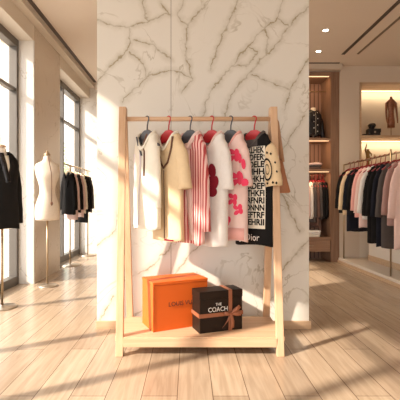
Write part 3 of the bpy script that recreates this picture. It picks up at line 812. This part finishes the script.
# left rack --------------------------------------------------------
LX, LZ = -1.80, 1.52
t = thing('garment_rail', 'slim steel garment rail with disc feet at the back left window', 'clothes rack', (LX, 0, 0))
MB().tube([(0, 5.62, LZ), (0, 7.12, LZ)], .010, 12).build('rail', M['brass'], t, True)
for y_, nm in ((6.0, 0), (7.05, 1)):
    MB().tube([(-.02, y_, .018), (-.02, y_, LZ)], .011, 10).build('pole', M['brass'], t, True)
    MB().lathe([(.001, 0), (.15, 0), (.15, .01), (.02, .02), (.001, .02)], 28, -.02, y_).build('base', M['steel'], t, True)
GL = [(5.86, 'black', .62, 'short black jacket, nearest on the left window rail'), (5.98, 'palepink', .70, 'pale pink jacket second from the near end of the left rail'),
      (6.17, 'black', .60, 'black jacket between two pale pink ones on the left rail'), (6.30, 'palepink', .68, 'dusty pink long jacket mid way along the left rail'),
      (6.43, 'ivory', .62, 'ivory jacket on the left rail beside dusty pink one'), (6.58, 'black', .78, 'long black coat on the left rail beyond the ivory jacket'),
      (6.72, 'black', .60, 'black jacket second from the far end of the left rail'), (6.86, 'grey', .62, 'dark grey jacket at the far end of the left rail')]
for i, (y_, mt, L_, lb) in enumerate(GL):
    rail_garment('jacket', 'jacket', lb, 'clothes on the left rail', (LX, y_, LZ), -R(28), mt, L_, .135, .48, ph=i*1.3, ht=.030, ang=5)
    hanger(LX, y_, LZ, -R(28), M['brass'], 'thin hanger of the '+lb, 'hangers on the left rail', s=.6, rr=.010)
# right rail --------------------------------------------------------
RX, RZ2 = 2.47, 1.56
t = thing('garment_rail', 'brass garment rail standing on the low cream platform at the right', 'clothes rack', (RX, 0, .075))
MB().tube([(0, 3.9, RZ2-.075), (0, 6.22, RZ2-.075)], .011, 12).build('rail', M['brass'], t, True)
MB().tube([(-.0, 5.22, 1.485), (-.0, 5.22, 1.535)], .011, 10).build('finial', M['brass'], t, True)
for y_, h_ in ((6.2, 1.485), (4.76, 1.54)):
    MB().tube([(-.02, y_, 0), (-.02, y_, h_)], .011, 10).build('post', M['brass'], t, True)
GR = [(6.02, 'black', .64, .50, 'short black jacket at the far end of the right rail'),
      (5.87, 'cream', .67, .52, 'cream jacket second from the far end of the right rail'),
      (5.73, 'navy', .90, .52, 'long blue-black coat beside the cream jacket on the right rail'),
      (5.58, 'black', .66, .52, 'black jacket between the blue-black coat and the pink one'),
      (5.44, 'pink', .68, .52, 'rose pink jacket on the right rail'),
      (5.31, 'palepink', .82, .55, 'long pale pink coat beside the rose pink jacket'),
      (5.19, 'white', .70, .55, 'white jacket midway along the right rail'),
      (5.06, 'black', 1.0, .58, 'long black coat directly in front of the white jacket'),
      (4.94, 'black', .98, .58, 'long black coat second in front of the white jacket'),
      (4.82, 'navy', 1.02, .58, 'longest dark blue coat near the front post'),
      (4.68, 'grey', 1.02, .58, 'long grey coat behind the mauve blazer on the right rail'),
      (4.54, 'mauve', .74, .55, 'mauve pink blazer near the right edge of the photo'),
      (4.40, 'palepink', 1.0, .58, 'long blush pink coat at the right edge of the photo')]
for i, (y_, mt, L_, sl, lb) in enumerate(GR):
    rail_garment('jacket', 'jacket', lb, 'clothes on the right rail', (RX, y_, RZ2), R(random.uniform(-9, 3)), mt, L_, .165, sl, ph=i*1.7, ht=.034)
    hanger(RX, y_, RZ2, R(-4), M['dred'], 'dark red hanger of the '+lb, 'hangers on the right rail', rr=.011)
# platform and low partition
t = thing('platform', 'low cream display platform with oak edge under the right garment rail', 'platform', (0, 0, 0))
MB().box((2.40, 3.2, 0), (3.9, BY-.005, .075)).build('platform_top', M['cream_panel'], t, bevel=.003)
MB().box((2.385, 3.2, 0), (2.40, BY-.005, .04)).build('edge_strip', M['base_oak'], t)
t = thing('partition', 'low cream partition panel with oak skirting behind the right rail', 'partition', (0, 0, .0755))
MB().box((2.76, 3.3, 0), (2.82, 6.02, 1.22)).build('panel', M['cream_panel'], t, bevel=.002)
MB().box((2.748, 3.3, 0), (2.76, 6.02, .085)).build('skirting', M['base_oak'], t)
# closet clothes --------------------------------------------------------
GC = [(1.93, 'palepink', .60, 'pale pink cardigan, leftmost in the closet'), (1.985, 'white', .60, 'white blouse in the closet beside the pale pink cardigan'),
      (2.04, 'grey', .66, 'grey jacket beside the white blouse in the closet'), (2.09, 'brownc', .74, 'long brown coat in the middle of the closet row'),
      (2.135, 'grey', .62, 'grey jacket right of the long brown coat'), (2.18, 'black', .60, 'black jacket second from right in the closet'), (2.225, 'black', .60, 'black jacket, rightmost in the closet')]
for i, (x_, mt, L_, lb) in enumerate(GC):
    rail_garment('jacket', 'jacket', lb, 'clothes in the closet', (x_, BY+.22, 1.41), -R(80), mt, L_, .14, .50, ph=i, ht=.020, ang=3, rows=10)
    hanger(x_, BY+.22, 1.41, -R(80), M['dred'], 'small dark red hanger holding the '+lb, 'hangers in the closet', s=.8, rr=.010)
# folded clothes in the closet
def folded(x, y, z, n, mats, labels):
    for i in range(n):
        t = thing('folded_shirt', labels[i], 'folded clothes', (x+.006*((i*7) % 3), y, z+i*.035), R(4*(i % 3)-4), 'folded shirts in the closet')
        hw, hd = .105, .10
        rings = [[(hw*q*SG(math.cos(a), .4), hd*q*SG(math.sin(a), .4), zz) for a in [2*PI*k/24 for k in range(24)]] for q, zz in ((.9, .0), (1, .008), (1, .024), (.9, .0335))]
        MB().loft(rings).build('folded_body', M[mats[i]], t, True)
        MB().tube([(-.04, -.085, .034), (0, -.06, .0365), (.04, -.085, .034)], .005, 6).build('collar', M[mats[i]], t, True)
folded(2.03, BY+.14, .40, 3, ['ivory', 'white', 'white'], ['folded ivory shirt, bottom of the stack on the low closet shelf', 'folded white shirt, middle of the stack on the low closet shelf', 'folded white shirt, top of the stack on the low closet shelf'])
folded(2.05, BY+.14, 1.50, 3, ['brownc', 'grey', 'palepink'], ['folded brown shirt, bottom of the stack above the closet rod', 'folded grey shirt, middle of the stack above the closet rod', 'folded pale pink shirt, top of the stack above the closet rod'])
# bust with glossy jacket on the upper closet shelf
t = thing('display_bust', 'small display bust under the glossy black jacket on the top closet shelf', 'bust', (2.06, BY+.2, 2.0), R(10))
MB().lathe([(.001, 0), (.07, 0), (.07, .01), (.012, .02), (.012, .08), (.001, .08)], 20).build('base', M['steel'], t, True)
rings = [[(hw*math.cos(a), ht*math.sin(a), z) for a in [2*PI*i/24 for i in range(24)]] for z, hw, ht in ((.07, .08, .06), (.15, .07, .05), (.28, .09, .06), (.36, .085, .05), (.40, .04, .04), (.455, .035, .035))]
MB().loft(rings).build('torso', M['form'], t, True)
t = thing('leather_jacket', 'glossy black jacket with silver studs on the bust in the closet', 'jacket', (2.06, BY+.2, 2.0), R(10))
g = Garment(hw=.125, L=.38, ht=.075, zn=.435, scoop=.03, fold=.006, k=30, nk=.045, n=28, rows=12); _d2 = g.dims
g.dims = lambda z: (lambda a, b_, dd=(.435-z): (a, (.075 if dd > .1 else .04+.035*max(0, dd)/.1)))(*_d2(z))
g.body(t, M['shine'])
for s_ in (1, -1): g.sleeve(t, M['shine'], s_, .34, .04, .032, 10, flat=.9)
mb = MB()
for i in range(7): g.blob(mb, .03*((-1)**i), .38-i*.045, .008, .008, 0, 6, .004)
mb.build('stud', M['print_white'], t)
g.strip([(0, .38), (0, .25), (0, .06)], .006, .004).build('zip', M['steel'], t, True)
for o_ in COL.objects:
    if o_.name in ('display_bust', 'leather_jacket'): o_.scale = (1.15, 1.15, 1.15)

# ------------------------------------------------------------------ niche objects
zt = 2.04
t = thing('handbag', 'boxy black handbag with a small silver clasp in the upper niche', 'bag', (3.02, BY+.13, zt))
MB().box((-.10, -.06, 0), (.10, .06, .125)).build('bag_body', M['shine'], t, bevel=.018)
MB().box((-.102, -.064, .06), (.102, -.056, .122)).build('flap', M['shine'], t, bevel=.004)
MB().box((-.014, -.072, .05), (.014, -.064, .08)).build('clasp', M['steel'], t, bevel=.003)
t = thing('hat', 'rounded black hat resting on top of the black handbag', 'hat', (3.0, BY+.13, zt+.125))
MB().lathe([(.001, 0), (.03, .0), (.034, .008), (.052, .028), (.060, .055), (.052, .08), (.03, .095), (.001, .10)], 28).build('crown', M['shine'], t, True)
MB().lathe([(.058, .046), (.0625, .05), (.0625, .06), (.058, .064)], 28).build('hat_band', M['black'], t, True)
t = thing('clutch_tray', 'flat black tray at the left foot of the black handbag', 'tray', (2.86, BY+.05, zt))
MB().lathe([(.001, 0), (.05, 0), (.058, .022), (.052, .022), (.046, .006), (.001, .006)], 24).build('dish', M['shine'], t, True)
t = thing('display_mannequin', 'small copper sequined headless mannequin with arms on a thin stand', 'mannequin', (3.33, BY+.16, zt))
MB().lathe([(.001, 0), (.07, 0), (.07, .008), (.008, .014), (.001, .014)], 24).build('base', M['gold'], t, True)
MB().tube([(0, 0, .01), (0, 0, .25)], .006, 8).build('pole', M['gold'], t, True)
rings = [[(hw*math.cos(a), ht*math.sin(a), z) for a in [2*PI*i/24 for i in range(24)]] for z, hw, ht in ((.15, .058, .05), (.24, .062, .052), (.34, .048, .042), (.42, .044, .04), (.50, .060, .05), (.575, .070, .045), (.605, .05, .04), (.625, .022, .022), (.66, .020, .020))]
MB().loft(rings).build('torso', M['copper'], t, True)
for s_ in (-1, 1): MB().tube([(s_*.058, 0, .58), (s_*.078, 0, .55), (s_*.086, -.01, .42), (s_*.088, -.03, .30), (s_*.084, -.045, .22)], [.014, .020, .016, .013, .009], 10).build('arm', M['copper'], t, True)
z2 = 1.52
t = thing('statuette', 'antique gold figurine with one raised arm on the lower niche shelf', 'statuette', (2.93, BY+.12, z2))
MB().lathe([(.001, 0), (.05, 0), (.05, .03), (.03, .05), (.02, .10), (.026, .13), (.001, .13)], 20).build('pedestal', M['gold'], t, True)
MB().tube([(0, 0, .12), (.004, 0, .17), (-.004, 0, .22), (0, 0, .27), (.0, 0, .285), (0, 0, .31)], [.045, .035, .028, .042, .018, .026], 12).build('figure', M['gold'], t, True)
MB().tube([(-.03, 0, .26), (-.045, 0, .30), (-.025, 0, .37), (-.015, 0, .40)], [.014, .013, .010, .006], 8).build('arm', M['gold'], t, True)
MB().tube([(.03, 0, .26), (.055, -.01, .23), (.04, -.03, .20)], [.014, .012, .008], 8).build('arm', M['gold'], t, True)
